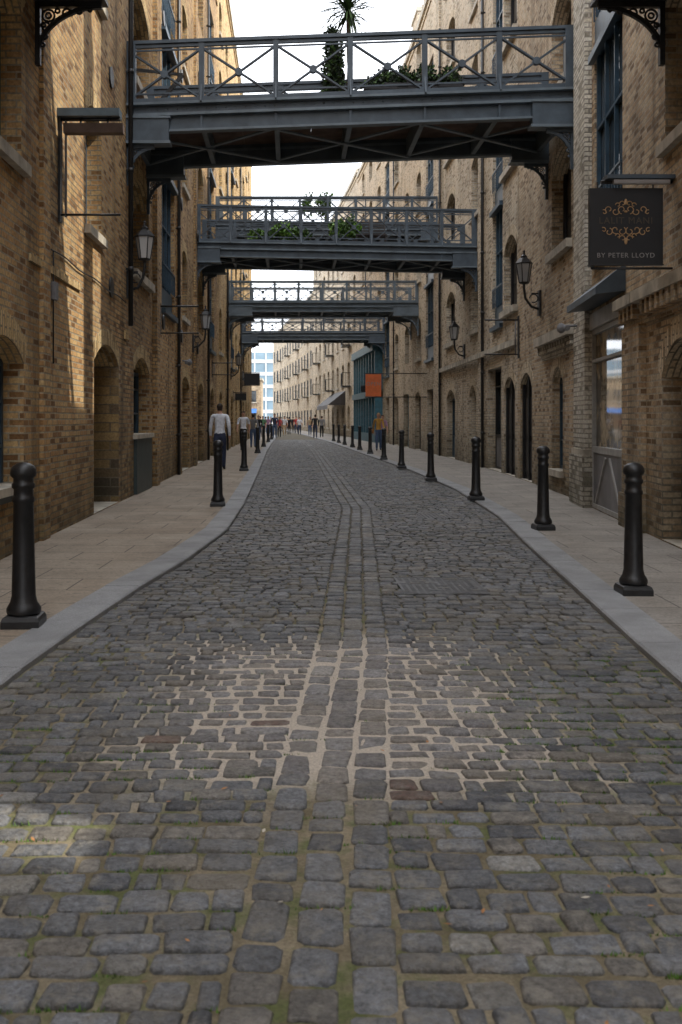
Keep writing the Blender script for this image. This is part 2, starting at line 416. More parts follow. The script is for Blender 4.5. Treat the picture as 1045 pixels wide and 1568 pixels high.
def pavement(pin,pout,mat,off,ystop=170):
    m_=MB()
    yy=list(np.arange(-12,ystop,1.0))
    for a,b_ in zip(yy[:-1],yy[1:]):
        z=.045
        m_.face([(pin(a)+off,a,z),(pout(a),a,z),(pout(b_),b_,z),(pin(b_)+off,b_,z)] if off>0 else [(pout(a),a,z),(pin(a)+off,a,z),(pin(b_)+off,b_,z),(pout(b_),b_,z)],mat)
    return m_.build('pavement')
pavement(KL,lambda d:-4.0 if d<78 else -30,'paving_left',-.303)
pavement(KR,lambda d:XR(d)+.8,'paving_right',.303)

# ---------------- buildings ----------------
FLOORS=[(4.35,6.25),(8.0,9.9),(11.3,13.1),(14.6,16.4),(17.8,19.3)]
GZ=.06
def building(name,side,path,s0,s1,top,ops,wall,arch,back=12.,frame='blue_frame',extra=None,sills='stone_sill',chimney=None):
    root=empty(name,(0,0,0))
    P=lambda s,z,o: (path(s)+side*o,s,z)
    w=MB(); tr=MB(); fr=MB(); gl=MB()
    def quad(mb,a,b_,c_,d_,mat,flip=False): mb.face([a,b_,c_,d_] if (side<0)!=flip else [d_,c_,b_,a],mat)
    ops=[q for q in ops if q['z1']<top and q['s0']>s0-1e-6 and q['s1']<s1+1e-6]
    se={s0,s1}; ze={0.,top}
    s=math.ceil(s0/3.)*3
    while s<s1: 
        se.add(float(s)); s+=3
    for q in ops: se|={q['s0'],q['s1']}; ze|={q['z0'],q['z1']}
    se=sorted(se); ze=sorted(ze)
    for i in range(len(se)-1):
        a,b_=se[i],se[i+1]
        if b_-a<1e-6: continue
        mid=(a+b_)/2
        cols=[q for q in ops if q['s0']<mid<q['s1']]
        run=None
        for j in range(len(ze)-1):
            zm=(ze[j]+ze[j+1])/2
            hole=any(q['z0']<zm<q['z1'] for q in cols)
            if not hole:
                if run is None: run=ze[j]
            if hole or j==len(ze)-2:
                if run is not None:
                    e=ze[j] if hole else ze[j+1]
                    quad(w,P(a,run,0),P(b_,run,0),P(b_,e,0),P(a,e,0),wall); run=None
    def slab(mb,a,b_,z0,z1,o0,o1,mat):
        pts=[P(a,z0,o0),P(b_,z0,o0),P(b_,z0,o1),P(a,z0,o1),P(a,z1,o0),P(b_,z1,o0),P(b_,z1,o1),P(a,z1,o1)]
        mb.hexa(pts,mat)
    for q in ops:
        a,b_,z0,z1,rise,kind=q['s0'],q['s1'],q['z0'],q['z1'],q.get('rise',0),q['kind']
        dep=q.get('depth',.16 if kind=='glaz' else .30); rv_=q.get('rev',wall); sp=z1-rise
        quad(w,P(a,z0,0),P(a,sp,0),P(a,sp,dep),P(a,z0,dep),rv_)
        quad(w,P(b_,z0,dep),P(b_,sp,dep),P(b_,sp,0),P(b_,z0,0),rv_)
        quad(w,P(a,z0,0),P(a,z0,dep),P(b_,z0,dep),P(b_,z0,0),'stone_sill')
        n=10 if s0<45 else 6
        if rise>0:
            c=(b_-a)/2; R=(c*c+rise*rise)/(2*rise); zc=z1-R; mid=(a+b_)/2
            t0=math.asin(min(1,c/R)); pts=[];out=[]
            for i in range(n+1):
                t=-t0+2*t0*i/n
                pts.append((mid+R*math.sin(t),zc+R*math.cos(t))); Ro=R+.26
                out.append((mid+Ro*math.sin(t),zc+Ro*math.cos(t)))
            pts[0]=(a,sp);pts[-1]=(b_,sp)
            for i in range(n):
                (u0,v0),(u1,v1)=pts[i],pts[i+1]
                quad(w,P(u0,v0,0),P(u1,v1,0),P(u1,z1+.0005,0),P(u0,z1+.0005,0),wall)
                quad(w,P(u0,v0,0),P(u0,v0,dep),P(u1,v1,dep),P(u1,v1,0),arch)
                (p0,q0),(p1,q1)=out[i],out[i+1]
                f=-.008
                quad(tr,P(u0,v0,f),P(u1,v1,f),P(p1,q1,f),P(p0,q0,f),arch)
                quad(tr,P(p0,q0,f),P(p1,q1,f),P(p1,q1,0),P(p0,q0,0),arch)
        else:
            quad(w,P(a,z1,0),P(b_,z1,0),P(b_,z1,dep),P(a,z1,dep),'stone_sill')
            if kind!='glaz' and kind!='shop': slab(tr,a-.12,b_+.12,z1+.001,z1+.24,-.008,.02,arch)
        pm={'win':'window_glass','glaz':'window_glass','door':'black_door','dark':'black_door','winpanel':'window_glass','shop':q.get('glass','window_glass'),'gdoor':'window_glass'}[kind]
        quad(gl,P(a-.02,z0-.02,dep),P(b_+.02,z0-.02,dep),P(b_+.02,z1+.02,dep),P(a-.02,z1+.02,dep),pm)
        fm=q.get('frame',frame)
        o0,o1=dep-.07,dep-.005
        fw=.07
        def vb(s_,za,zb,wd=fw,m__=fm,o=o0): slab(fr,s_-wd/2,s_+wd/2,za,zb,o,o1,m__)
        def hb(z_,wd=fw,m__=fm,o=o0): slab(fr,a+.001,b_-.001,z_-wd/2,z_+wd/2,o+.003,o1,m__)
        if kind in('win','glaz','shop','winpanel','gdoor'):
            vb(a+fw/2,z0,z1);vb(b_-fw/2,z0,z1);hb(z0+fw/2);
            if rise==0: hb(z1-fw/2)
            else: hb(sp)
        if kind=='win':
            vb((a+b_)/2,z0,z1,.04); 
            k=3
            for i in range(1,k): hb(z0+(sp-z0)*i/k,.035)
            slab(tr,a-.1,b_+.1,z0-.13,z0-.001,-.09,.12,sills)
        elif kind=='winpanel':
            zp=q['zp']; slab(fr,a+.05,b_-.05,z0,zp,-.06,dep-.01,'green_panel'); vb((a+b_)/2,zp,z1,.04); hb(zp+.5,.035);hb(zp+1.,.035)
            slab(tr,a-.1,b_+.1,zp+.002,zp+.09,-.09,dep-.02,sills)
        elif kind=='glaz':
            wd=b_-a
            for f in (1/3,2/3): vb(a+wd*f,z0,z1,.05)
            zz=z0
            while zz<z1-.5:
                slab(fr,a+.01,b_-.01,zz,zz+.55,dep-.10,dep-.004,fm)
                slab(fr,a+.01,b_-.01,zz+1.05,zz+1.09,-.03,.0,fm)
                ns=int(wd/.2)
                for i in range(ns+1):
                    ss=a+.03+(wd-.06)*i/ns
                    if a<60: slab(fr,ss-.008,ss+.008,zz+.55,zz+1.05,-.025,-.005,fm)
                slab(tr,a-.05,b_+.05,zz-.12,zz-.002,-.10,dep-.11,fm)
                hb(zz+2.1,.05)
                zz+=3.3
        elif kind=='shop':
            hb(z0+.95,.1); slab(fr,a+.05,b_-.05,z0,z0+.9,dep-.05,dep-.006,q.get('panel','shop_panel')); hb(z1-.5,.05)
            if q.get('mull',True): vb((a+b_)/2,z0,z1,.06)
        elif kind in('door','dark'):
            vb(a+.05,z0,z1,.1,'black_door');vb(b_-.05,z0,z1,.1,'black_door');vb((a+b_)/2,z0,z1,.03,'iron_black')
            for (c0,c1) in ((.14,.46),(.54,.86)):
                for (d0,d1) in ((.08,.42),(.48,.9)):
                    slab(fr,a+(b_-a)*c0,a+(b_-a)*c1,z0+(sp-z0)*d0,z0+(sp-z0)*d1,dep-.03,dep-.004,'black_door')
            if z0>1: slab(tr,a-.12,b_+.12,z0-.16,z0-.001,-.12,.12,sills)
        elif kind=='gdoor':
            vb((a+b_)/2,z0,z1,.06); hb(z0+.8,.06); slab(fr,a+.06,b_-.06,z0,z0+.75,dep-.05,dep-.006,fm)
    bx=lambda s_: path(s_)+side*back
    e0,e1=s0+.002,s1-.002
    w.face([(path(e0),e0,0),(bx(e0),e0,0),(bx(e0),e0,top),(path(e0),e0,top)],wall)
    w.face([(path(e1),e1,0),(bx(e1),e1,0),(bx(e1),e1,top),(path(e1),e1,top)],wall)
    w.face([(bx(e0),e0,0),(bx(e1),e1,0),(bx(e1),e1,top),(bx(e0),e0,top)],wall)
    for i in range(len(se)-1):
        w.face([P(se[i],top,0),P(se[i+1],top,0),(bx(se[i+1]),se[i+1],top),(bx(se[i]),se[i],top)],'roof_slate')
    s=s0
    while s<s1-.01:
        e=min(s+3,s1); slab(tr,s+.002,e-.002,top-.25,top+.06,-.10,.3,sills); slab(tr,s+.002,e-.002,top-.6,top-.45,-.05,.05,arch); s=e
    for (cs0,cs1,ch) in (chimney or []):
        slab(tr,cs0,cs1,top+.07,top+ch,.4,1.3,wall); slab(tr,cs0-.06,cs1+.06,top+ch,top+ch+.2,.34,1.36,sills)
        for i in range(3):
            cc=P(cs0+(cs1-cs0)*(i+.5)/3,top+ch+.2,.85); tr.lathe([(.11,0),(.09,.45),(.11,.5)],cc,'brick_arch',10)
    w.build('walls',root); 
    if tr.f: tr.build('sills_and_arches',root)
    if fr.f: fr.build('window_frames',root)
    if gl.f: gl.build('windows_and_doors',root)
    if extra:
        ex=MB(); extra(ex,lambda *a: slab(ex,*a),P); ex.build('trim',root)
    return root
def O(s0,s1,z0,z1,rise,kind,**k):
    d=dict(s0=min(s0,s1),s1=max(s0,s1),z0=z0,z1=z1,rise=rise,kind=kind); d.update(k); return d
def column(s0,s1,kind,top,rise=.22,floors=FLOORS,**k):
    r=[]
    if kind=='glaz':
        return [O(s0,s1,4.1,min(top-1.2,4.1+3.3*int((top-5.3)/3.3)-.35),0,'glaz',**k)]
    for a,b_ in floors:
        if b_+.6<top: r.append(O(s0,s1,a,b_,rise,'win' if kind=='win' else ('door' if kind=='ddoor' else 'gdoor'),**k))
    return r
def rain_pipe(s,side,path,z0=.05,z1=17.,name='drainpipe'):
    m_=MB(); x=path(s)-side*.09
    m_.tube([(x,s,z0),(x,s,z1)],.045,'iron_black',10)
    z=z0+1
    while z<z1: m_.lathe([(.056,0),(.056,.08)],(x,s,z),'iron_black',10); m_.box(min(x,path(s)),max(x,path(s)),s-.02,s+.02,z+.02,z+.05,'iron_black'); z+=1.8
    m_.build(name)
ops=[O(9.6,11.2,.63,2.38,.25,'winpanel',zp=.7)]
for s in (-26,-20,-14,-8,-3,1.5,5.5): ops+=[O(s,s+1.4,.7,2.4,.25,'win')]+column(s,s+1.3,'win',14)
ops+=column(9.9,11.1,'win',14)
def extra_left1(ex,slab,P):
    slab(11.9,12.25,0,13.4,-.05,.02,'brick_orange'); slab(6.4,6.75,0,13.4,-.05,.02,'brick_orange')
    slab(11.4,14.15,3.32,3.42,-.03,.02,'brick_arch')
    for s in (12.7,13.6): ex.tube([P(s,7.2,0),P(s,7.2,-.03)],.16,'iron_black',14)
building('brick_warehouse',-1,XL,-30,14.2,14,ops,'brick_orange','brick_arch',extra=extra_left1)
ops2=[O(15.2,17.4,GZ,2.72,.3,'door',depth=.55,rev='brick_quoin'),
      O(19.05,21.2,GZ,2.74,.3,'winpanel',zp=1.12,depth=.3),
      O(27.3,29.6,GZ,2.72,.3,'gdoor',frame='teal_timber'),
      O(32.3,34.4,GZ,2.7,.3,'door'),O(37.3,39,GZ,2.7,.3,'gdoor')]
def extra_left2(ex,slab,P):
    slab(17.9,18.25,2.95,3.1,-.04,.02,'brick_arch')
    slab(21.7,22.2,0,18.2,-.10,.02,'brick_orange'); slab(26.2,26.7,0,18.2,-.10,.02,'brick_orange')
    slab(30.9,31.2,0,18.2,-.08,.02,'brick_orange')
    for s in (16.6,22.6,26.4,31.):
        for z in (3.7,7.2,10.6): ex.tube([P(s,z,-.10 if s>20 else 0),P(s,z,-.14 if s>20 else -.03)],.17,'iron_black',14)
    # wall cranes beside the loading doors
    for z in (7.0,):
        a=P(18.5,z,0); e=P(18.5,z+.9,-1.0); ex.beam(P(18.5,z-.3,-.05),P(18.5,z+1.1,-.05),.08,.08,'iron_black'); ex.beam(P(18.5,z-.2,-.08),e,.05,.07,'iron_black'); ex.beam(P(18.5,z+1.,-.08),e,.04,.05,'iron_black')
ops2+=column(14.6,15.8,'win',19)+column(18.9,21.1,'ddoor',19,.35,depth=.4)+column(23.2,25.7,'glaz',19.2)+column(27.4,28.9,'win',19)+column(32.3,34.3,'door',19,.35)+column(36.6,39.,'glaz',19.2)
building('brick_warehouse',-1,XL,14.2,40.5,18.9,ops2,'brick_orange','brick_arch',extra=extra_left2)
ops3=[]
s=42.;k=0
while s<74:
    ops3+= [O(s,s+1.7,GZ,2.7,.3,'gdoor' if k%2 else 'door',frame='teal_timber')]
    kind=('win','door','glaz')[k%3]
    ops3+=column(s-.1,s+(2.4 if kind=='glaz' else 1.5),kind,21.6,.3)
    s+=4.1; k+=1
building('brick_warehouse',-1,XL,40.5,77,21.6,ops3,'brick_left_far','brick_arch',chimney=[(44,46,2.2),(58,60,2.2),(70,72,2.)])
for s in (18.15,26.0,35.4,46.3,58.6): rain_pipe(s,-1,XL,z0=(3.2 if s<20 else .05))
building('brick_warehouse',-1,lerp_tab([(77,-4.2),(110,-8.5),(150,-16)]),79,150,13,[O(s,s+1.5,z,z+1.9,.25,'win') for s in range(82,148,5) for z in (.7,4.4,8.0)],'brick_tan','brick_arch')
# --- right row
def extra_near(ex,slab,P):
    slab(8.6,12.68,2.98,3.12,-.22,.02,'stone_sill'); slab(8.6,12.68,2.72,2.8,-.06,.02,'brick_tan')
    s=8.7
    while s<12.5: slab(s,s+.11,2.8,2.98,-.16,.01,'brick_tan'); s+=.24
def extra_near2(ex,slab,P):
    slab(12.72,13.75,2.98,3.12,-.22,.02,'stone_sill'); slab(12.72,13.75,2.72,2.8,-.06,.02,'brick_tan')
    s=12.8
    while s<13.7: slab(s,s+.11,2.8,2.98,-.16,.01,'brick_tan'); s+=.24
    slab(12.72,13.7,0.5,2.72,-.10,.01,'brick_tan'); slab(12.71,13.74,0,.5,-.14,.01,'brick_tan')
rops=[O(10.3,11.95,GZ,2.42,.42,'door',depth=.45),]
rops+=column(10.6,11.8,'win',11.5,floors=[(4.75,6.6)]+FLOORS[1:])
wins=lambda ss,zz=(.7,4.4,8,11.3,14.6): [O(s,s+1.4,z,z+1.9,.25,'win') for s in ss for z in zz]
def rb(s0,s1,top,ops=[],**k):
    return building('brick_warehouse',1,XR,s0,s1,top,ops,'brick_tan','brick_arch_buff',back=5,**k)  # unseen rooflines and gaps of this row are shaped to steer the sun
rb(-30,-.7,16,wins((-28,-22,-16,-10,-5)))
rb(-.7,1.7,6.05,[O(-.2,1.2,.7,2.5,.25,'win')])  # low gap out of view, added so a sun patch reaches the setts
rb(1.7,8.5,18,wins((2.5,5.5)))
rb(8.5,12.7,11.0,rops,extra=extra_near,chimney=[(11.3,11.6,7)])  # unseen roof kept low for sun shards; chimney added to split them
rb(12.7,13.8,22,[],extra=extra_near2)
def extra_shop(ex,slab,P):
    slab(16.45,17.55,0.9,19.4,-.12,.02,'brick_cream'); slab(16.35,17.65,.0,.9,-.18,.02,'brick_cream'); slab(16.40,17.6,.9,1.0,-.15,.02,'stone_sill')
    z=3.25
    a,b_=13.9,16.42
    pts=[P(a,z,-.42),P(b_,z,-.42),P(b_,z+.05,.02),P(a,z+.05,.02),P(a,z+.1,-.42),P(b_,z+.1,-.42),P(b_,z+.45,.02),P(a,z+.45,.02)]
    ex.hexa(pts,'bridge_paint')
    slab(13.95,16.4,2.96,3.22,-.05,.02,'shop_frame')
    pp=[P(14.2,.15,.0),P(15.0,.9,.0)]; ex.beam(pp[0],pp[1],.03,.04,'shop_frame'); pp=[P(15.3,.9,.0),P(16.1,.15,.0)]; ex.beam(pp[0],pp[1],.03,.04,'shop_frame')
    slab(17.7,21.3,3.02,3.2,-.22,.02,'stone_sill'); s=17.75
    while s<21.2: slab(s,s+.12,2.84,3.02,-.15,.01,'brick_cream'); s+=.26
    slab(17.7,21.3,2.74,2.84,-.06,.02,'brick_cream')
    slab(17.75,18.4,0,2.74,-.06,.02,'brick_tan')
sops=[O(13.9,16.4,GZ,2.95,0,'shop',depth=.06,frame='shop_frame',glass='shop_glass',mull=False)]+column(14.1,16.2,'glaz',20,depth=.10)
A=lambda x1,x0:(sR(x1),sR(x0))
a0,a1=A(862,846); sops+=[O(a0,a1,.5,2.55,.3,'win',depth=.22)]
a0,a1=A(875,845); sops+=column(a0,a1,'ddoor',20,.45,floors=[(4.85,6.85)]+FLOORS[1:],depth=.3)
a0,a1=A(815,797); sops+=[O(a0,a1,GZ,2.6,.35,'door',depth=.12)]
sp_=a1+.35
building('brick_warehouse',1,XR,13.8,sp_,20,sops,'brick_tan','brick_arch_buff',extra=extra_shop)
sops=[]
a0,a1=A(789,772); sops+=[O(a0,a1,GZ,2.6,.35,'door',depth=.12)]
a0,a1=A(815,792); a0=max(a0,sp_+.1); sops+=column(a0,a0+1.9,'ddoor',21,.4,depth=.25)
a0,a1=A(770,755); sops+=column(a0,a1,'glaz',21.2)
a0,a1=A(768,747); sops+=[O(a0,a1,GZ,2.95,0,'shop',frame='black_door')]
a0,a1=A(729,719); sops+=[O(a0,a1,GZ,2.6,.35,'door')]
a0,a1=A(735,722); sops+=column(a0,a1,'win',21)
a0,a1=A(697,684); sops+=[O(a0,a1,GZ,2.6,.35,'gdoor')]+column(a0,a1,'ddoor',21,.4,depth=.25)
def extra_mid(ex,slab,P):
    for s in (sR(741),sR(676)): slab(s,s+.5,0,20.5,-.10,.02,'brick_buff')
    slab(sp_+.1,40.8,3.35,3.5,-.08,.02,'stone_sill')
building('brick_warehouse',1,XR,sp_,41,21.2,sops,'brick_buff','brick_arch_buff',extra=extra_mid)
sops=[];s=42.;k=0
while s<73:
    sops+=[O(s,s+2.,GZ,2.8,.3 if k%2 else 0,'shop' if k%2==0 else 'door',frame='teal_timber' if k%4 else 'black_door')]
    kind=('glaz','win','door','win')[k%4]
    sops+=column(s-.1,s+(2.3 if kind=='glaz' else 1.5),kind,20,.3); s+=4.2;k+=1
building('brick_warehouse',1,XR,41,75.5,20.,sops,'brick_buff','brick_arch_buff',chimney=[(50,52,2),(66,68,2)])
sops=[]
for s in range(77,112,4):
    for z0 in (.7,4.3,7.6,10.9,14.2,17.0): sops.append(O(s,s+1.6,z0,z0+1.9,.25,'win'))
building('brick_warehouse',1,XR,75.5,113,20.5,sops,'brick_buff','brick_arch_buff')
sops=[]
for s in range(115,168,4):
    for z0 in (.7,4.3,7.6,10.9): sops.append(O(s,s+1.8,z0,z0+1.9,0,'win',depth=.12))
building('brick_warehouse',1,XR,113,170,16,sops,'brick_buff','brick_arch_buff')
m_=MB()
for s in range(80,166,13):
    for z in (4.2,7.5,10.8):
        x=XR(s+.8); m_.box(x-.7,x-.02,s-.4,s+2.2,z-.1,z,'iron_black')
        for i in range(9): m_.box(x-.7,x-.67,s-.4+i*.32,s-.37+i*.32,z,z+1,'iron_black')
        m_.box(x-.72,x-.66,s-.4,s+2.2,z+1,z+1.06,'iron_black'); m_.box(x-.7,x-.02,s-.4,s-.37,z+1,z+1.05,'iron_black')
        for i in range(3): m_.box(x-.7+i*.28,x-.67+i*.28,s-.4,s-.37,z,z+1,'iron_black')
m_.build('iron_balconies')
m_=MB(); rt=empty('distant_office_building')
m_.box(-32,-3,230,250,0,17,'pale_glazing')
for j in range(6): m_.box(-32.05,-2.95,229.9,230-.01,j*2.9,j*2.9+.8,'render_pale')
for i in range(12): m_.box(-31.8+i*2.6,-31.5+i*2.6,229.85,229.88,0,17,'render_pale')
m_.build('facade',rt)
m_=MB(); rt=empty('brick_warehouse')
m_.box(-26,-5.2,178,190,0,8.5,'brick_tan'); m_.box(-26.2,-5.0,177.8,190.2,8.5,8.9,'stone_sill')
for i in range(8):
    for z in (.8,4.6): m_.box(-25+i*2.5,-23.6+i*2.5,177.9,177.98,z,z+2,'window_glass'); m_.box(-25.1+i*2.5,-23.5+i*2.5,177.8,177.99,z-.2,z-.01,'stone_sill')
m_.face([(-12,177.7,3.4),(-6,177.7,3.4),(-6,175.9,2.6),(-12,175.9,2.6)],'blue_canvas')
m_.build('walls_and_windows',rt)
for s in (sR(741)-.3,39.5,56,70): rain_pipe(s,1,XR)
m_=MB()
def slabR(m_,a,b_,z0,z1,o0,o1,mat):
    m_.hexa([(XR(a)+o0,a,z0),(XR(b_)+o0,b_,z0),(XR(b_)+o1,b_,z0),(XR(a)+o1,a,z0),(XR(a)+o0,a,z1),(XR(b_)+o0,b_,z1),(XR(b_)+o1,b_,z1),(XR(a)+o1,a,z1)],mat)
slabR(m_,62,74,0,.6,-.5,-.01,'teal_timber'); slabR(m_,62,74,5.8,6.3,-.65,-.01,'teal_timber'); slabR(m_,62,74,2.9,3.3,-.6,-.01,'teal_timber')
for i in range(9): slabR(m_,62+i*1.45,62.3+i*1.45,.6,5.8,-.5,-.01,'teal_timber')
slabR(m_,62.1,73.9,.6,5.8,-.3,-.012,'window_glass')
m_.build('timber_shopfront')
m_=MB()
a,b_=84,94
for i in range(10):
    s0_,s1_=a+i,a+i+1
    m_.face([(XR(s0_),s0_,3.9),(XR(s1_),s1_,3.9),(XR(s1_)-1.5,s1_,2.7),(XR(s0_)-1.5,s0_,2.7)],'bridge_dark')
    m_.face([(XR(s0_)-1.5,s0_,2.7),(XR(s1_)-1.5,s1_,2.7),(XR(s1_)-1.5,s1_,2.35),(XR(s0_)-1.5,s0_,2.35)],'cloth_grey')
m_.face([(XR(a),a,3.9),(XR(a)-1.5,a,2.7),(XR(a),a,2.7)],'bridge_dark')
m_.build('shop_awning')

# ---------------- footbridges ----------------
def bracket(m_,x,y,z,d,w,h,t=.07,mat='bridge_paint'):
    m_.box(min(x,x+d*.06),max(x,x+d*.06),y-t/2,y+t/2,z-h-.12,z,mat)
    m_.box(min(x+d*.061,x+d*w),max(x+d*.061,x+d*w),y-t/2,y+t/2,z-.06,z-.001,mat)
    pts=[]
    n=14
    for i in range(n+1):
        t_=math.pi/2*i/n; pts.append((x+d*(w-w*math.cos(t_)*.97),y,z-h+h*math.sin(t_)*.95-.02))
    for a,b_ in zip(pts[:-1],pts[1:]): m_.beam(a,b_,.05,.05,mat,up=(0,1,0))
    def ring(cx,cz,r,th=.014):
        pp=[(x+d*cx+r*math.cos(2*math.pi*i/12),y,z-cz+r*math.sin(2*math.pi*i/12)) for i in range(13)]
        m_.tube(pp,th,mat,5,False)
    k=min(w,h)
    ring(.06+k*.15,.06+k*.15,k*.115); ring(.06+k*.15,.06+k*.15,k*.05)
    ring(.06+k*.10,h*.45,k*.075); ring(.06+k*.07,h*.64,k*.055); ring(w*.47,.06+k*.095,k*.075); ring(w*.66,.06+k*.07,k*.05)
    ring(.06+k*.04,h*.8,k*.035); ring(w*.82,.06+k*.045,k*.03)
    for (cx,cz,r) in ((.06+k*.32,.06+k*.06,.04),(.06+k*.05,.06+k*.33,.04)): ring(cx,cz,k*r)
def footbridge(D,depth,zl,zr,railh,npan,bb=.28,paint='bridge_paint',circles=True,bx=.78,bh=.42,brw=.5,brh=.62,xr=None,detail=True,light='bridge_paint_light'):
    root=empty('iron_footbridge'); x0=-3.0; x1=(xr if xr else XR(D))
    x1b=XR(D+depth) if xr is None else xr
    Z=lambda x: zl+(zr-zl)*(x-x0)/(x1-x0)
    L=MB()
    def seg(y,xa,xb,off,w,h,mat):
        L.beam((xa,y,Z(xa)+off),(xb,y,Z(xb)+off),w,h,mat)
    for fi,(y,X1) in enumerate(((D,x1),(D+depth,x1b))):
        seg(y,x0,X1,-.03,.13,.06,paint); seg(y,x0,X1,-.10,.06,.05,paint)
        seg(y,x0+.12,X1-.12,-.17,.03,.03,paint)
        seg(y,x0,X1,-railh+.04,.10,.08,paint)
        if fi==0: seg(y-.004,x0,X1,-railh+.17,.04,.03,paint)
        for i in range(npan+1):
            xx=x0+(X1-x0)*i/npan
            wd=.16 if i in(0,npan) else .10
            xx=min(max(xx,x0+wd/2),X1-wd/2)
            L.box(xx-wd/2,xx+wd/2,y-wd*.45,y+wd*.45,Z(xx)-railh,Z(xx)-.06,paint)
            if detail and 0<i<npan:
                L.beam((xx,y-.03,Z(xx)-railh+.3),(xx,y-.17,Z(xx)-railh-.04),.03,.03,paint)
        for i in range(npan):
            xa=x0+(X1-x0)*i/npan+.05; xb=x0+(X1-x0)*(i+1)/npan-.05
            zt,zb=-.19,-railh+.08
            L.beam((xa,y-.012,Z(xa)+zt),(xb,y-.012,Z(xb)+zb),.03,.08,paint,up=(0,1,0))
            L.beam((xa,y+.014,Z(xa)+zb),(xb,y+.014,Z(xb)+zt),.03,.08,paint,up=(0,1,0))
            xm=(xa+xb)/2
            if circles: L.tube([(xm,y-.05,Z(xm)+(zt+zb)/2),(xm,y+.05,Z(xm)+(zt+zb)/2)],.07,paint,12)
    L.build('railings',root)
    G=MB(); L=G
    for y,X1,sg in ((D-.03,x1,-1),(D+depth+.03,x1b,1)):
        zc=-railh
        seg(y,x0,X1,zc-.035,.20,.045,light)
        seg(y+sg*-.04,x0,X1,zc-.035-.10,.04,.14,paint)
        seg(y,x0,X1,zc-.235,.16,.05,light)
        seg(y+sg*-.05,x0,X1,zc-.26-bb/2,.05,bb-.002,paint)
        seg(y,x0,X1,zc-.26-bb,.18,.04,light)
        if detail:
            xx=x0+.2
            while xx<X1: 
                G.ell((xx,y+sg*-.012,Z(xx)+zc-.12),(.014,.012,.014),paint,6,4); xx+=.18
            for i in range(1,npan):
                xx=x0+(X1-x0)*i/npan; G.box(xx-.02,xx+.02,min(y,y+sg*.03),max(y,y+sg*.03),Z(xx)+zc-.24-bb,Z(xx)+zc-.26,paint)
    zc=-railh-.26-bb
    n=max(npan,6)
    for i in range(n*2):
        xa=x0+(x1-x0)*i/(2*n); xb=x0+(x1-x0)*(i+1)/(2*n)
        G.hexa([(xa+.003,D+.05,Z(xa)-railh-.14),(xb-.003,D+.05,Z(xb)-railh-.14),(xb-.003,D+depth-.05,Z(xb)-railh-.14),(xa+.003,D+depth-.05,Z(xa)-railh-.14),
                (xa+.003,D+.05,Z(xa)-railh-.08),(xb-.003,D+.05,Z(xb)-railh-.08),(xb-.003,D+depth-.05,Z(xb)-railh-.08),(xa+.003,D+depth-.05,Z(xa)-railh-.08)],'timber_soffit')
    for i in range(n+1):
        xx=x0+.05+(x1-x0-.1)*i/n
        G.box(xx-.045,xx+.045,D+.06,D+depth-.06,Z(xx)+zc+.02,Z(xx)-railh-.145,light)  # underside beams take the paler paint to stand in for missing light
    n2=n//2
    for i in range(n2):
        xa=x0+.05+(x1-x0-.1)*i/n2; xb=x0+.05+(x1-x0-.1)*(i+1)/n2
        G.beam((xa,D+.1,Z(xa)+zc+.0),(xb,D+depth-.1,Z(xb)+zc+.0),.08,.03,light); G.beam((xa,D+depth-.1,Z(xa)+zc+.04),(xb,D+.1,Z(xb)+zc+.04),.08,.03,light)  # braces brightened by paler paint too, since little light gets under the deck
    G.build('girders_and_deck',root)
    B=MB()
    for y,X1,sg in ((D-.02,x1,-1),(D+depth+.02,x1b,1)):
        for xw,d in ((x0,1),(X1,-1)):
            zz=Z(xw)+zc-.02
            e=xw+d*bx
            B.box(min(xw,e),max(xw,e),y-.12,y+.12,zz-bh*.35,zz+bh*.62,paint)
            B.box(min(xw,e+d*.03),max(xw,e+d*.03),y-.15,y+.15,zz-bh*.35-.05,zz-bh*.35,light)
            B.box(min(xw,e+d*.03),max(xw,e+d*.03),y-.15,y+.15,zz+bh*.62,zz+bh*.62+.04,light)
            bracket(B,xw,y,zz-bh*.35-.052,d,brw,brh,mat=paint)
    B.build('end_brackets',root)
    return root,Z
footbridge(18.3,2.5,8.43,8.73,1.14,6)
footbridge(31.5,2.4,1.5+(HY-313)/48.4,1.5+(HY-321)/48.4,1.16,8,bb=.22)
footbridge(47,2.4,1.5+(HY-430)/32.4,1.5+(HY-430)/32.4,1.0,8,bb=.2,paint='bridge_paint_light',detail=False,brh=.8,brw=.8,bx=1.2)
footbridge(61,2.4,1.5+(HY-486)/25,1.5+(HY-486)/25,.9,7,bb=.2,detail=False,brh=.8,brw=.8,bx=1.)
footbridge(40,2.0,1.5+(HY-301)/38.1,1.5+(HY-301)/38.1,1.1,8,bb=.2,detail=False)
footbridge(9.5,2.2,8.3,8.3,1.14,6,bb=.3,paint='iron_black',light='iron_black',bx=.8,bh=.35,brw=.78,brh=.62,xr=4.40)

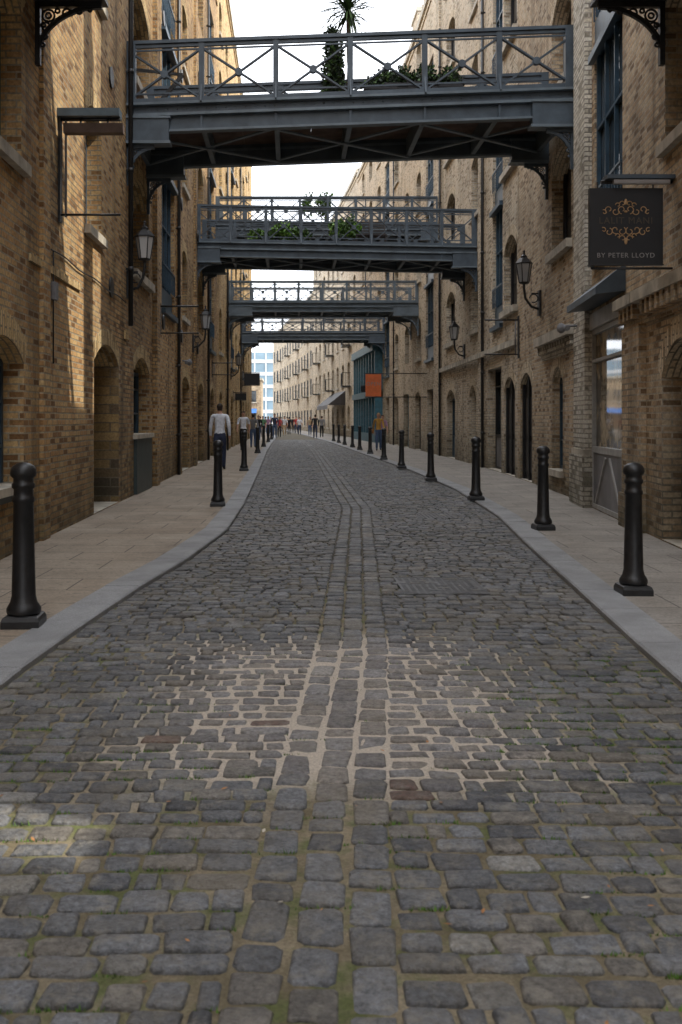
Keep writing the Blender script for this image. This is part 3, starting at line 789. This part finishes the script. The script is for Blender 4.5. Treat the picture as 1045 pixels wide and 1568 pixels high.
# ---------------- bollards ----------------
def bollard_mesh():
    m_=MB()
    m_.lathe([(.185,0),(.185,.05),(.17,.075),(.15,.085)],(0,0,0),'bollard_paint',4,False,math.pi/4)
    prof=[(.125,.085),(.135,.10),(.135,.125),(.12,.15),(.105,.17),(.098,.20),(.094,.21),(.085,.55),(.078,.86),(.088,.87),(.088,.895),(.078,.905),(.076,.955),(.09,.965),(.092,.99),(.08,1.0),(.078,1.03),(.098,1.045),(.104,1.065),(.10,1.09),(.085,1.115),(.05,1.135),(.015,1.142)]
    m_.lathe([(r*.88,z) for r,z in prof],(0,0,0),'bollard_paint',24)
    return m_.mesh('bollard')
bm_=bollard_mesh()
def bollard(x,y,s=1.0):
    o=bpy.data.objects.new('bollard',bm_); bpy.context.scene.collection.objects.link(o); o.location=(x,y,.044); o.scale=(s,s,s); o.rotation_euler=(rnd(-.008,.008),rnd(-.008,.008),rnd(-.06,.06))
for px,py,s in ((37,958,1.01),(334,775,.97),(374,721,1.0),(395,694,1),(404,684,1),(411,677,1),(416,673,1),
              (970,909,.96),(832,811,.97),(729,766,1.),(660,736,1),(615,717,1),(588,704,1),(567,695,1),(551,689,1),(540,685,1),(528,681,1),(519,678,1),(511,675.5,1)):
    D=F*1.455/(py-HY); sc=F/D; bollard((px-CX)/sc,D,s)

# ---------------- lamps, signs ----------------
def wall_lamp(wx,y,zl,d,reach=.36):
    m_=MB(); root=empty('wall_lantern'); x=wx+d*reach
    m_.box(min(wx,wx+d*.05),max(wx,wx+d*.05),y-.09,y+.09,zl-1.0,zl-.45,'iron_black')
    m_.tube([(wx+d*.04,y,zl-.85),(wx+d*.2,y,zl-.80),(x-d*.03,y,zl-.62),(x,y,zl-.42),(x,y,zl-.3)],.028,'iron_black',8)
    pp=[(wx+d*(.15+.09*math.cos(t)),y,zl-.62+.09*math.sin(t)) for t in np.linspace(0,5.2,14)]
    m_.tube(pp,.014,'iron_black',6)
    m_.box(min(wx,wx+d*.2),max(wx,wx+d*.2),y-.015,y+.015,zl-.53,zl-.50,'iron_black')
    m_.build('bracket',root)
    m_=MB(); c=(x,y,zl)
    m_.lathe([(.03,-.32),(.10,-.30),(.12,-.27)],c,'iron_black',6,False)
    m_.lathe([(.105,-.265),(.165,.12)],c,'lantern_glass',6,False)
    for i in range(6):
        t=2*math.pi*i/6; m_.beam((x+.108*math.cos(t),y+.108*math.sin(t),zl-.27),(x+.17*math.cos(t),y+.17*math.sin(t),zl+.125),.018,.018,'iron_black')
    m_.lathe([(.19,.125),(.19,.145),(.11,.24),(.07,.26),(.07,.30),(.03,.33),(.02,.38),(.03,.40),(.005,.44)],c,'iron_black',6,False)
    m_.build('lantern',root)
wall_lamp(-3,18.3,4.72,1,.32); wall_lamp(-3,30.5,4.55,1,.4); wall_lamp(-3,50,4.5,1,.4)
D=sR(828); wall_lamp(XR(D),D,4.75,-1,.36); D=sR(712); wall_lamp(XR(D),D,4.5,-1,.36)
def sign_frame(wx,y,z0,z1,d,wd,trough=True,board=None):
    root=empty('projecting_sign_frame'); m_=MB()
    m_.tube([(wx,y,z1),(wx+d*wd,y,z1)],.02,'iron_black'); m_.tube([(wx,y,z0),(wx+d*wd,y,z0)],.016,'iron_black')
    m_.tube([(wx+d*.09,y,z0-.03),(wx+d*.09,y,z1)],.016,'cloth_grey')
    m_.box(min(wx,wx+d*.03),max(wx,wx+d*.03),y-.06,y+.06,z0-.1,z1+.1,'iron_black')
    if trough:
        m_.box(min(wx,wx+d*wd),max(wx,wx+d*wd),y-.12,y+.10,z1+.02,z1+.12,'bridge_paint')
        m_.box(min(wx+d*.1,wx+d*(wd+.06)),max(wx+d*.1,wx+d*(wd+.06)),y-.2,y-.06,z1-.22,z1-.1,'timber_soffit')
        m_.beam((wx+d*.3,y-.13,z1-.1),(wx+d*.3,y,z1+.03),.02,.02,'iron_black'); m_.beam((wx+d*(wd-.15),y-.13,z1-.1),(wx+d*(wd-.15),y,z1+.03),.02,.02,'iron_black')
    if board: m_.box(min(wx+d*.12,wx+d*wd),max(wx+d*.12,wx+d*wd),y-.03,y+.03,z0+.02,z1-.04,board)
    m_.build('frame',root)
sign_frame(-3,12.9,4.15,5.38,1,.80)
sign_frame(-3,22.3,3.98-.55,4.03,1,.95,False)
sign_frame(-3,38,3.2,3.65,1,.9,False)
sign_frame(-3,62,3.6,4.4,1,1.1,False,'sign_black'); sign_frame(-3,52,2.5,2.9,1,.7,False,'black_door')
D=sR(795); sign_frame(XR(D),D,3.1,1.5+(HY-490)*D/F,-1,.85,False)
D=66; sign_frame(XR(D),D,3.3,3.75,-1,.9,False,'sign_black')
y=11.5; root=empty('hanging_shop_sign'); s=F/y
X=lambda px:(px-CX)/s
Zp=lambda py:CH+(HY-py)/s
m_=MB(); m_.box(X(902),X(1014),y-.03,y+.03,Zp(406),Zp(289),'sign_black')
m_.box(X(901),X(1015),y-.035,y+.035,Zp(407),Zp(405),'iron_black')
m_.build('board',root)
m_=MB(); m_.tube([(X(920),y,Zp(279)),(XR(y),y,Zp(279))],.022,'iron_black'); m_.box(X(925),X(1032),y-.13,y+.05,Zp(277),Zp(271),'bridge_paint')
m_.tube([(X(1032),y,Zp(275)),(X(1032),y,Zp(413))],.018,'iron_black'); m_.tube([(X(905),y,Zp(411)),(X(1040),y,Zp(411))],.014,'iron_black')
for px in (915,1000): m_.beam((X(px),y,Zp(289)),(X(px),y,Zp(279)),.015,.015,'iron_black')
m_.box(X(935),X(1020),y-.13,y-.07,Zp(285),Zp(279),'sign_letters')
m_.build('bracket_and_light',root)
m_=MB()
for sgn in (-1,1):
    for (dx,cz,r,a0,a1,fl) in ((6,322,.05,-1.5,4.2,1),(16,325,.045,3.,8,1),(26,322,.045,-1,4.5,1),(5,313,.035,0,5,1),(33,326,.03,1,6,1),
                            (6,355,.05,-4.2,1.5,1),(16,353,.045,-8,-3,1),(26,356,.045,-4.5,1,1),(5,366,.04,0,5,1),(34,353,.03,1,6,1),(12,362,.03,0,5,1),(12,315,.03,0,5,1)):
        pp=[]
        for t in np.linspace(0,1,16):
            a=a0+(a1-a0)*t; rr=r*(1-.62*t); pp.append((X(957)+sgn*(dx/s*1.0+rr*math.cos(a)),y-.036,Zp(cz)+rr*math.sin(a)))
        m_.tube(pp,.0055,'gold_paint',5)
m_.ell((X(957),y-.034,Zp(310)),(.018,.006,.035),'gold_paint'); m_.ell((X(957),y-.034,Zp(370)),(.02,.006,.04),'gold_paint')
m_.ell((X(957),y-.034,Zp(325)),(.02,.006,.015),'gold_paint')
m_.build('ornament',root)
def text(body,cx,cz,size,mat,parent,yy):
    cu=bpy.data.curves.new('lettering','FONT'); cu.body=body; cu.size=size; cu.align_x='CENTER'; cu.align_y='CENTER'; cu.extrude=.002; cu.space_character=1.15
    o=bpy.data.objects.new('lettering',cu); bpy.context.scene.collection.objects.link(o); o.location=(cx,yy,cz); o.rotation_euler=(math.pi/2,0,0)
    cu.materials.append(MATS[mat]); o.parent=parent
text('LALIT MANI',X(957),Zp(339),.105,'sign_brown',root,y-.034)
text('BY PETER LLOYD',X(957),Zp(392),.078,'sign_letters',root,y-.034)
y=44.; root=empty('orange_banner_sign'); s=F/y; m_=MB()
m_.box((560-CX)/s,(584-CX)/s,y-.03,y+.03,CH+(HY-607)/s,CH+(HY-573)/s,'orange_banner')
m_.tube([((559-CX)/s,y,CH+(HY-572)/s),(XR(y),y,CH+(HY-572)/s)],.02,'iron_black'); m_.tube([((559-CX)/s,y,CH+(HY-608)/s),(XR(y),y,CH+(HY-608)/s)],.02,'iron_black')
m_.build('banner',root)
text('OPEN',(572-CX)/s,CH+(HY-588)/s,.22,'sign_letters',root,y-.034)
for (wx,y,z,d) in ((-3,26.9,1.5+(HY-552)/57,1),(XR(17.2)-.12,17.2,1.5+(HY-500)/88,-1)):
    m_=MB(); m_.tube([(wx,y,z),(wx+d*.25,y,z)],.02,'cloth_grey'); m_.ell((wx+d*.27,y,z-.04),(.08,.08,.09),'cloth_grey'); m_.tube([(wx+d*.2,y-.15,z-.05),(wx+d*.26,y+.1,z-.02)],.05,'cloth_grey'); m_.build('security_camera')
m_=MB()
m_.tube([(-2.975,s,3.62+.02*math.sin(s*3)) for s in np.linspace(12.3,18.,18)],.01,'iron_black',5); m_.tube([(-2.975,12.5,3.62),(-2.975,12.5,2.2)],.01,'iron_black',5); m_.box(-3,-2.93,12.42,12.58,3.0,3.22,'cloth_grey')
m_.build('wall_cable')

# ---------------- plants ----------------
def leafmass(m_,blobs,n,size,mats):
    tot=sum(b[1][0]*b[1][1]*b[1][2] for b in blobs)
    for (c,r) in blobs:
        k=int(n*r[0]*r[1]*r[2]/tot)
        for _ in range(k):
            d=Vector((random.gauss(0,1),random.gauss(0,1),random.gauss(0,1))).normalized()*random.random()**.45
            p=Vector((c[0]+d.x*r[0],c[1]+d.y*r[1],c[2]+d.z*r[2]))
            a=Vector((rnd(-1,1),rnd(-1,1),rnd(-.6,1))).normalized(); b_=a.cross(Vector((rnd(-1,1),rnd(-1,1),rnd(-1,1)))).normalized()
            L=size*rnd(.6,1.4); w=L*.35
            m_.face([p,p+a*L*.5+b_*w,p+a*L,p+a*L*.5-b_*w],random.choice(mats))
def deckz(x): return 8.43+(8.73-8.43)*(x+3)/8.2-1.14-.08
def planter(name,x,y,z,w,dp,h,blobs,n,size,mats,pot='black_door'):
    root=empty(name); m_=MB()
    m_.lathe([(w*.62,0),(w*.7,h*.9),(w*.75,h*.9),(w*.75,h),(w*.68,h),(w*.66,h*.93)],(x,y,z),pot,4 if dp else 16,False,math.pi/4); m_.build('pot',root)
    m_=MB(); m_.tube([(x,y,z+h*.8),(x+.02,y,z+h+.3)],.02,'bark',6)
    leafmass(m_,[((x+b[0][0],y+b[0][1],z+b[0][2]),b[1]) for b in blobs],n,size,mats); m_.build('foliage',root)
yb=19.7; sc=F/yb
xx=(510-CX)/sc; planter('potted_conifer',xx,yb,deckz(xx),.32,0,.5,[((0,0,.9),(.23,.22,.5)),((.02,0,1.35),(.20,.2,.45)),((-.02,0,1.7),(.14,.14,.25)),((-.02,0,.6),(.22,.2,.3))],4600,.07,['leaf_dark','leaf_dark','leaf_green'])
xx=(534-CX)/sc; root=empty('yucca_tree'); m_=MB(); zb=deckz(xx); zt=CH+(HY-8)/sc
m_.lathe([(.2,0),(.24,.4),(.22,.4)],(xx,yb+.3,zb),'black_door',16); m_.tube([(xx,yb+.3,zb+.3),(xx+.03,yb+.3,zb+1.2),(xx,yb+.3,zt)],[.05,.04,.035],'bark',8); m_.build('trunk',root)
m_=MB()
for i in range(190):
    az=rnd(0,2*math.pi); el=rnd(-1.0,1.3); L=rnd(.55,.9); d=Vector((math.cos(az)*math.cos(el),math.sin(az)*math.cos(el),math.sin(el)))
    side=d.cross(Vector((0,0,1))).normalized()*.017; p0=Vector((xx,yb+.3,zt+rnd(-.1,.15)))
    p1=p0+d*L*.5; p2=p0+d*L+Vector((0,0,-.22*L))
    mt=random.choice(['leaf_green','leaf_dark','leaf_green'])
    m_.face([p0-side*.5,p0+side*.5,p1+side,p1-side],mt); m_.face([p1-side,p1+side,p2],mt)
m_.build('crown',root)
for px,w_,hh in ((582,.6,.65),(610,.55,.7),(646,.6,.7),(684,.55,.65)):
    xx=(px-CX)/sc; planter('potted_shrub',xx,yb+.1,deckz(xx),w_,1,hh,[((0,0,hh+.10),(.36,.28,.2)),((.1,0,hh+.28),(.2,.15,.16))],1200,.07,['leaf_dark','leaf_green','leaf_dark'])
yb=32.6; sc=F/yb; zb=1.5+(HY-316)/48.4-1.2
for px,hh,mt in ((392,.35,'leaf_bright'),(410,.3,'leaf_green'),(430,.6,'leaf_bright'),(446,.45,'leaf_bright'),(463,.35,'leaf_green'),(516,.75,'leaf_bright'),(532,.8,'leaf_green'),(541,.6,'leaf_bright')):
    xx=(px-CX)/sc; planter('potted_plant',xx,yb,zb,.26,0,.3,[((0,0,.3+hh*.5),(.3,.2,hh*.45)),((.12,0,.3+hh*.7),(.16,.12,hh*.3))],300,.11,[mt,mt,'leaf_green'])
for px in (556,580):
    x=(px-CX)/sc; m_=MB()
    for (a,b_) in ((-.22,-.22),(.22,-.22),(-.22,.22),(.22,.22)): m_.beam((x+a,yb+b_,zb),(x+a,yb+b_,zb+.45),.04,.04,'bridge_dark')
    m_.box(x-.25,x+.25,yb-.25,yb+.25,zb+.45,zb+.49,'bridge_dark')
    for i in range(5): m_.beam((x-.25,yb+.23+.03*i,zb+.58+i*.1),(x+.25,yb+.23+.03*i,zb+.58+i*.1),.02,.05,'bridge_dark')
    for a in (-.23,.23): m_.beam((x+a,yb+.22,zb+.45),(x+a,yb+.38,zb+1.05),.04,.04,'bridge_dark')
    m_.build('deck_chair')
yb=41.; sc=F/yb; zb=1.5+(HY-301)/38.1-1.2
for px in (470,492,498):
    x=(px-CX)/sc; planter('potted_plant',x,yb,zb,.3,0,.35,[((0,0,1.0),(.3,.25,.45)),((.1,0,1.35),(.18,.18,.3))],260,.13,['leaf_green','leaf_bright'])
m_=MB()
NS=[q for q in S if q[1]<6.6]
for _ in range(3200):
    q=random.choice(NS); x,y=q[0]+rnd(-q[2],q[2]),q[1]-q[3]-.007
    wgt=.9 if (x>.9 and y<6.2) else (.5 if x<-.2 and y<4.5 else .15)
    if math.sin(x*3.1+1)*math.sin(y*2.3)+rnd(-.3,.3)<.05: wgt*=.2
    if random.random()>wgt: continue
    for k in range(14):
        a=rnd(0,6.28);L=rnd(.005,.02); p=Vector((x+rnd(-.045,.045),y+rnd(-.006,.006),.006)); d=Vector((math.cos(a)*.6,math.sin(a)*.6,1)).normalized()*L
        e=Vector((math.cos(a+1.57),math.sin(a+1.57),0))*.003
        m_.face([p-e,p+e,p+d],'moss')
m_.build('moss_tufts')
m_=MB()
for _ in range(190):
    y=2.4+rnd(0,1)**1.5*14; x=rnd(KL(y)-.3,KR(y)+.6); z=.05 if (x<KL(y) or x>KR(y)) else .022
    z+=.003; a=rnd(0,6.28); L=rnd(.006,.018); d=Vector((math.cos(a),math.sin(a),rnd(-.1,.3)))*L; e=Vector((-math.sin(a),math.cos(a),rnd(-.2,.2)))*L*.4
    p=Vector((x,y,z+.004)); m_.face([p-d,p+e,p+d,p-e],random.choice(['leaf_dead','leaf_dead','stone_sill']))
m_.build('fallen_leaves')

# ---------------- people ----------------
def person(px,feet_y,H,facing=1,stride=.1,top='white',bottom='navy',hair='hair_dark',short=True,phase=1,bag=False,female=False,yaw=0.,arm=.05):
    D=F*1.455/(feet_y-HY); X_=(px-CX)*D/F
    hw=.9 if female else 1.
    J={}; R={}
    def j(n,p,r,r2=None): J[n]=Vector(p); R[n]=(r,r2 or r)
    j('pel',(0,0,.525),.078*hw,.058); j('waist',(0,.0,.60),.066*hw,.05); j('chest',(0,.005,.715),.088*hw,.058); j('uch',(0,0,.79),.07*hw,.045)
    j('neck',(0,.0,.845),.030); j('jaw',(0,.012,.885),.040,.046); j('head',(0,.008,.932),.048,.056); j('crown',(0,.0,.972),.032,.04)
    for sg,n in ((-1,'L'),(1,'R')):
        f=sg*phase
        j('sh'+n,(sg*.108*hw,0,.802),.036); j('el'+n,(sg*.14*hw,-f*arm-.012,.645),.029); j('wr'+n,(sg*.145*hw,-f*arm*1.6+.05,.505),.019); j('ha'+n,(sg*.143*hw,-f*arm*1.7+.065,.462),.016,.02)
        j('hip'+n,(sg*.048,0,.49),.058,.06); j('kn'+n,(sg*.052,f*stride*.55+.02,.28),.042); j('an'+n,(sg*.052,f*stride-.01,.05+(.03 if f<0 else 0)),.028); j('to'+n,(sg*.06,f*stride+.075,.018),.022,.016)
    E=[('pel','waist'),('waist','chest'),('chest','uch'),('uch','neck'),('neck','jaw'),('jaw','head'),('head','crown')]
    for n in 'LR': E+=[('uch','sh'+n),('sh'+n,'el'+n),('el'+n,'wr'+n),('wr'+n,'ha'+n),('pel','hip'+n),('hip'+n,'kn'+n),('kn'+n,'an'+n),('an'+n,'to'+n)]
    names=list(J); me=bpy.data.meshes.new('skel'); me.from_pydata([J[n]*H for n in names],[(names.index(a),names.index(b_)) for a,b_ in E],[])
    o=bpy.data.objects.new('skel',me); bpy.context.scene.collection.objects.link(o)
    md=o.modifiers.new('s','SKIN'); md.use_smooth_shade=True
    for i,n in enumerate(names):
        sv=me.skin_vertices[0].data[i]; sv.radius=(R[n][0]*H,R[n][1]*H); sv.use_root=(n=='pel')
    sb=o.modifiers.new('ss','SUBSURF'); sb.levels=2; sb.render_levels=2
    dg=bpy.context.evaluated_depsgraph_get(); dg.update()
    bme=bpy.data.meshes.new_from_object(o.evaluated_get(dg)); bpy.data.objects.remove(o)
    mts=['skin','cloth_'+top,'cloth_'+bottom,hair,'black_door']
    bme.materials.clear()
    for t in mts: bme.materials.append(MATS[t])
    for p in bme.polygons:
        c=p.center/H; 
        if c.z>.862:
            k=3 if (c.z>.945 or (c.y<.0 and c.z>(.88 if not female else .80))) else 0
        elif c.z>.835 and abs(c.x)<.05: k=3 if (female and c.y<0) else 0
        elif abs(c.x)>.098*hw and c.z<(.66 if short else .51) and c.z>.40: k=0
        elif c.z<.05: k=4
        elif c.z<.545 and abs(c.x)<.115*hw: k=2
        else: k=1
        p.material_index=k; p.use_smooth=True
    m_=MB()
    for sg in (-1,1):
        m_.ell((sg*.043*H,.004*H,.925*H),(.006*H,.012*H,.018*H),'skin',8,5)
        m_.ell((sg*.017*H,.054*H,.935*H),(.006*H,.004*H,.004*H),'black_door',6,4)
    m_.ell((0,.062*H,.922*H),(.006*H,.010*H,.013*H),'skin',8,5); m_.ell((0,.054*H,.900*H),(.014*H,.004*H,.003*H),'red_paint',8,4)
    m_.ell((0,-.008*H,.945*H),(.046*H,.052*H,.046*H),hair,12,8)
    if female: m_.ell((0,-.035*H,.895*H),(.038*H,.024*H,.065*H),hair,10,6)
    for n,sg in (('L',-1),('R',1)):
        h=J['ha'+n]*H
        for k in range(4):
            yo=(k-1.5)*.0095*H; L=(.040,.046,.044,.034)[k]*H
            m_.tube([h+Vector((0,yo,0)),h+Vector((-sg*.003*H,yo,-.5*L-.006*H)),h+Vector((-sg*.012*H,yo,-L-.006*H))],[.0052*H,.0048*H,.0038*H],'skin',6)
        m_.tube([h+Vector((0,.014*H,.01*H)),h+Vector((-sg*.006*H,.027*H,-.008*H)),h+Vector((-sg*.008*H,.03*H,-.024*H))],[.006*H,.0055*H,.004*H],'skin',6)
    if bag:
        m_.ell((.16*H,-.01*H,.50*H),(.03*H,.06*H,.06*H),'leaf_dead' if bag==2 else 'black_door',10,6); m_.tube([(.15*H,0,.54*H),(.12*H,0,.7*H),(.09*H,0,.82*H),(-.0,.0,.835*H)],.006*H,'black_door',5)
    root=empty('pedestrian',(X_,D,.046)); root.rotation_euler=(0,0,(0 if facing>0 else math.pi)+yaw)
    b1=bpy.data.objects.new('body',bme); bpy.context.scene.collection.objects.link(b1); b1.parent=root
    m_.build('head_and_hand_details',root)
person(337,720,1.93,1,.10,'white','navy','hair_dark',False,phase=1,arm=.03)
person(373,690,1.86,-1,.07,'white','black','hair_dark',True,phase=-1)
person(388,686,1.75,1,.06,'grey','denim','hair_dark',False)
person(421,671.5,1.9,-1,.08,'navy','denim','hair_dark',False)
person(428,670,1.7,1,.05,'red','black','hair_fair',True,female=True)
person(436,667,1.75,-1,.06,'white','tan','hair_dark',True)
person(443,666,1.7,1,.06,'black','black','hair_dark',False)
person(411,668,1.75,1,.06,'mauve','denim','hair_fair',True,female=True)
person(403,669,1.75,-1,.06,'green','grey','hair_dark',True)
person(396,674,1.75,-1,.05,'black','denim','hair_dark',False)
person(483,671,1.85,1,.08,'black','navy','hair_dark',False,phase=-1)
person(493,670,1.75,1,.06,'grey','black','hair_dark',False)
person(475,667,1.7,-1,.06,'tan','denim','hair_fair',True)
person(459,666,1.7,-1,.06,'white','navy','hair_dark',True)
person(580,690,1.78,-1,.06,'mustard','denim','hair_fair',False,bag=2,female=True)
person(586,688,1.7,-1,.05,'mauve','navy','hair_dark',True,female=True)
for (px,fy,t_,b2) in ((399,665,'white','black'),(407,664,'black','denim'),(415,663,'tan','navy'),(425,663,'white','grey'),(431,662,'grey','black'),(440,662,'mustard','denim'),(449,663,'black','black'),(454,664,'red','navy')):
    person(px,fy,1.75,random.choice((-1,1)),.06,t_,b2,'hair_dark',True)

# ---------------- light, world, camera ----------------
az=math.radians(68); el=math.radians(50)
sv=Vector((math.sin(az)*math.cos(el),-math.cos(az)*math.cos(el),math.sin(el)))
ld=bpy.data.lights.new('sun','SUN'); ld.energy=5; ld.angle=math.radians(.5); ld.color=(1,.93,.80)
lo=bpy.data.objects.new('sun',ld); lo.rotation_euler=sv.to_track_quat('Z','Y').to_euler(); bpy.context.scene.collection.objects.link(lo)
w=bpy.data.worlds.new('World'); bpy.context.scene.world=w; w.use_nodes=True; nt=w.node_tree
bg=nt.nodes['Background']; sky=nt.nodes.new('ShaderNodeTexSky'); sky.sky_type='NISHITA'; sky.sun_disc=False
sky.sun_elevation=el; sky.sun_rotation=math.radians(112); sky.dust_density=3; sky.air_density=1.0
tc=N(nt,'ShaderNodeTexCoord').outputs['Generated']
cl=ramp(nt,noise(nt,tc,2.2,6,.6),.3,.6,.7,.97)
mx=mixc(nt,cl,sky.outputs[0],(21.,21.8,23.2))
nt.links.new(mx,bg.inputs[0]); bg.inputs[1].default_value=.15
cd=bpy.data.cameras.new('camera'); co=bpy.data.objects.new('camera',cd); bpy.context.scene.collection.objects.link(co)
co.location=(0,0,CH); co.rotation_euler=(math.pi/2,0,0); cd.lens=35; cd.sensor_width=36; cd.sensor_fit='AUTO'
cd.shift_x=(522.5-CX)/1568; cd.shift_y=-(784-HY)/1568; cd.clip_end=5000; cd.clip_start=.05
cd.dof.use_dof=True; cd.dof.focus_distance=10; cd.dof.aperture_fstop=5
bpy.context.scene.camera=co
sc_=bpy.context.scene; sc_.view_settings.view_transform='Standard'; sc_.view_settings.look='None'; sc_.view_settings.exposure=0
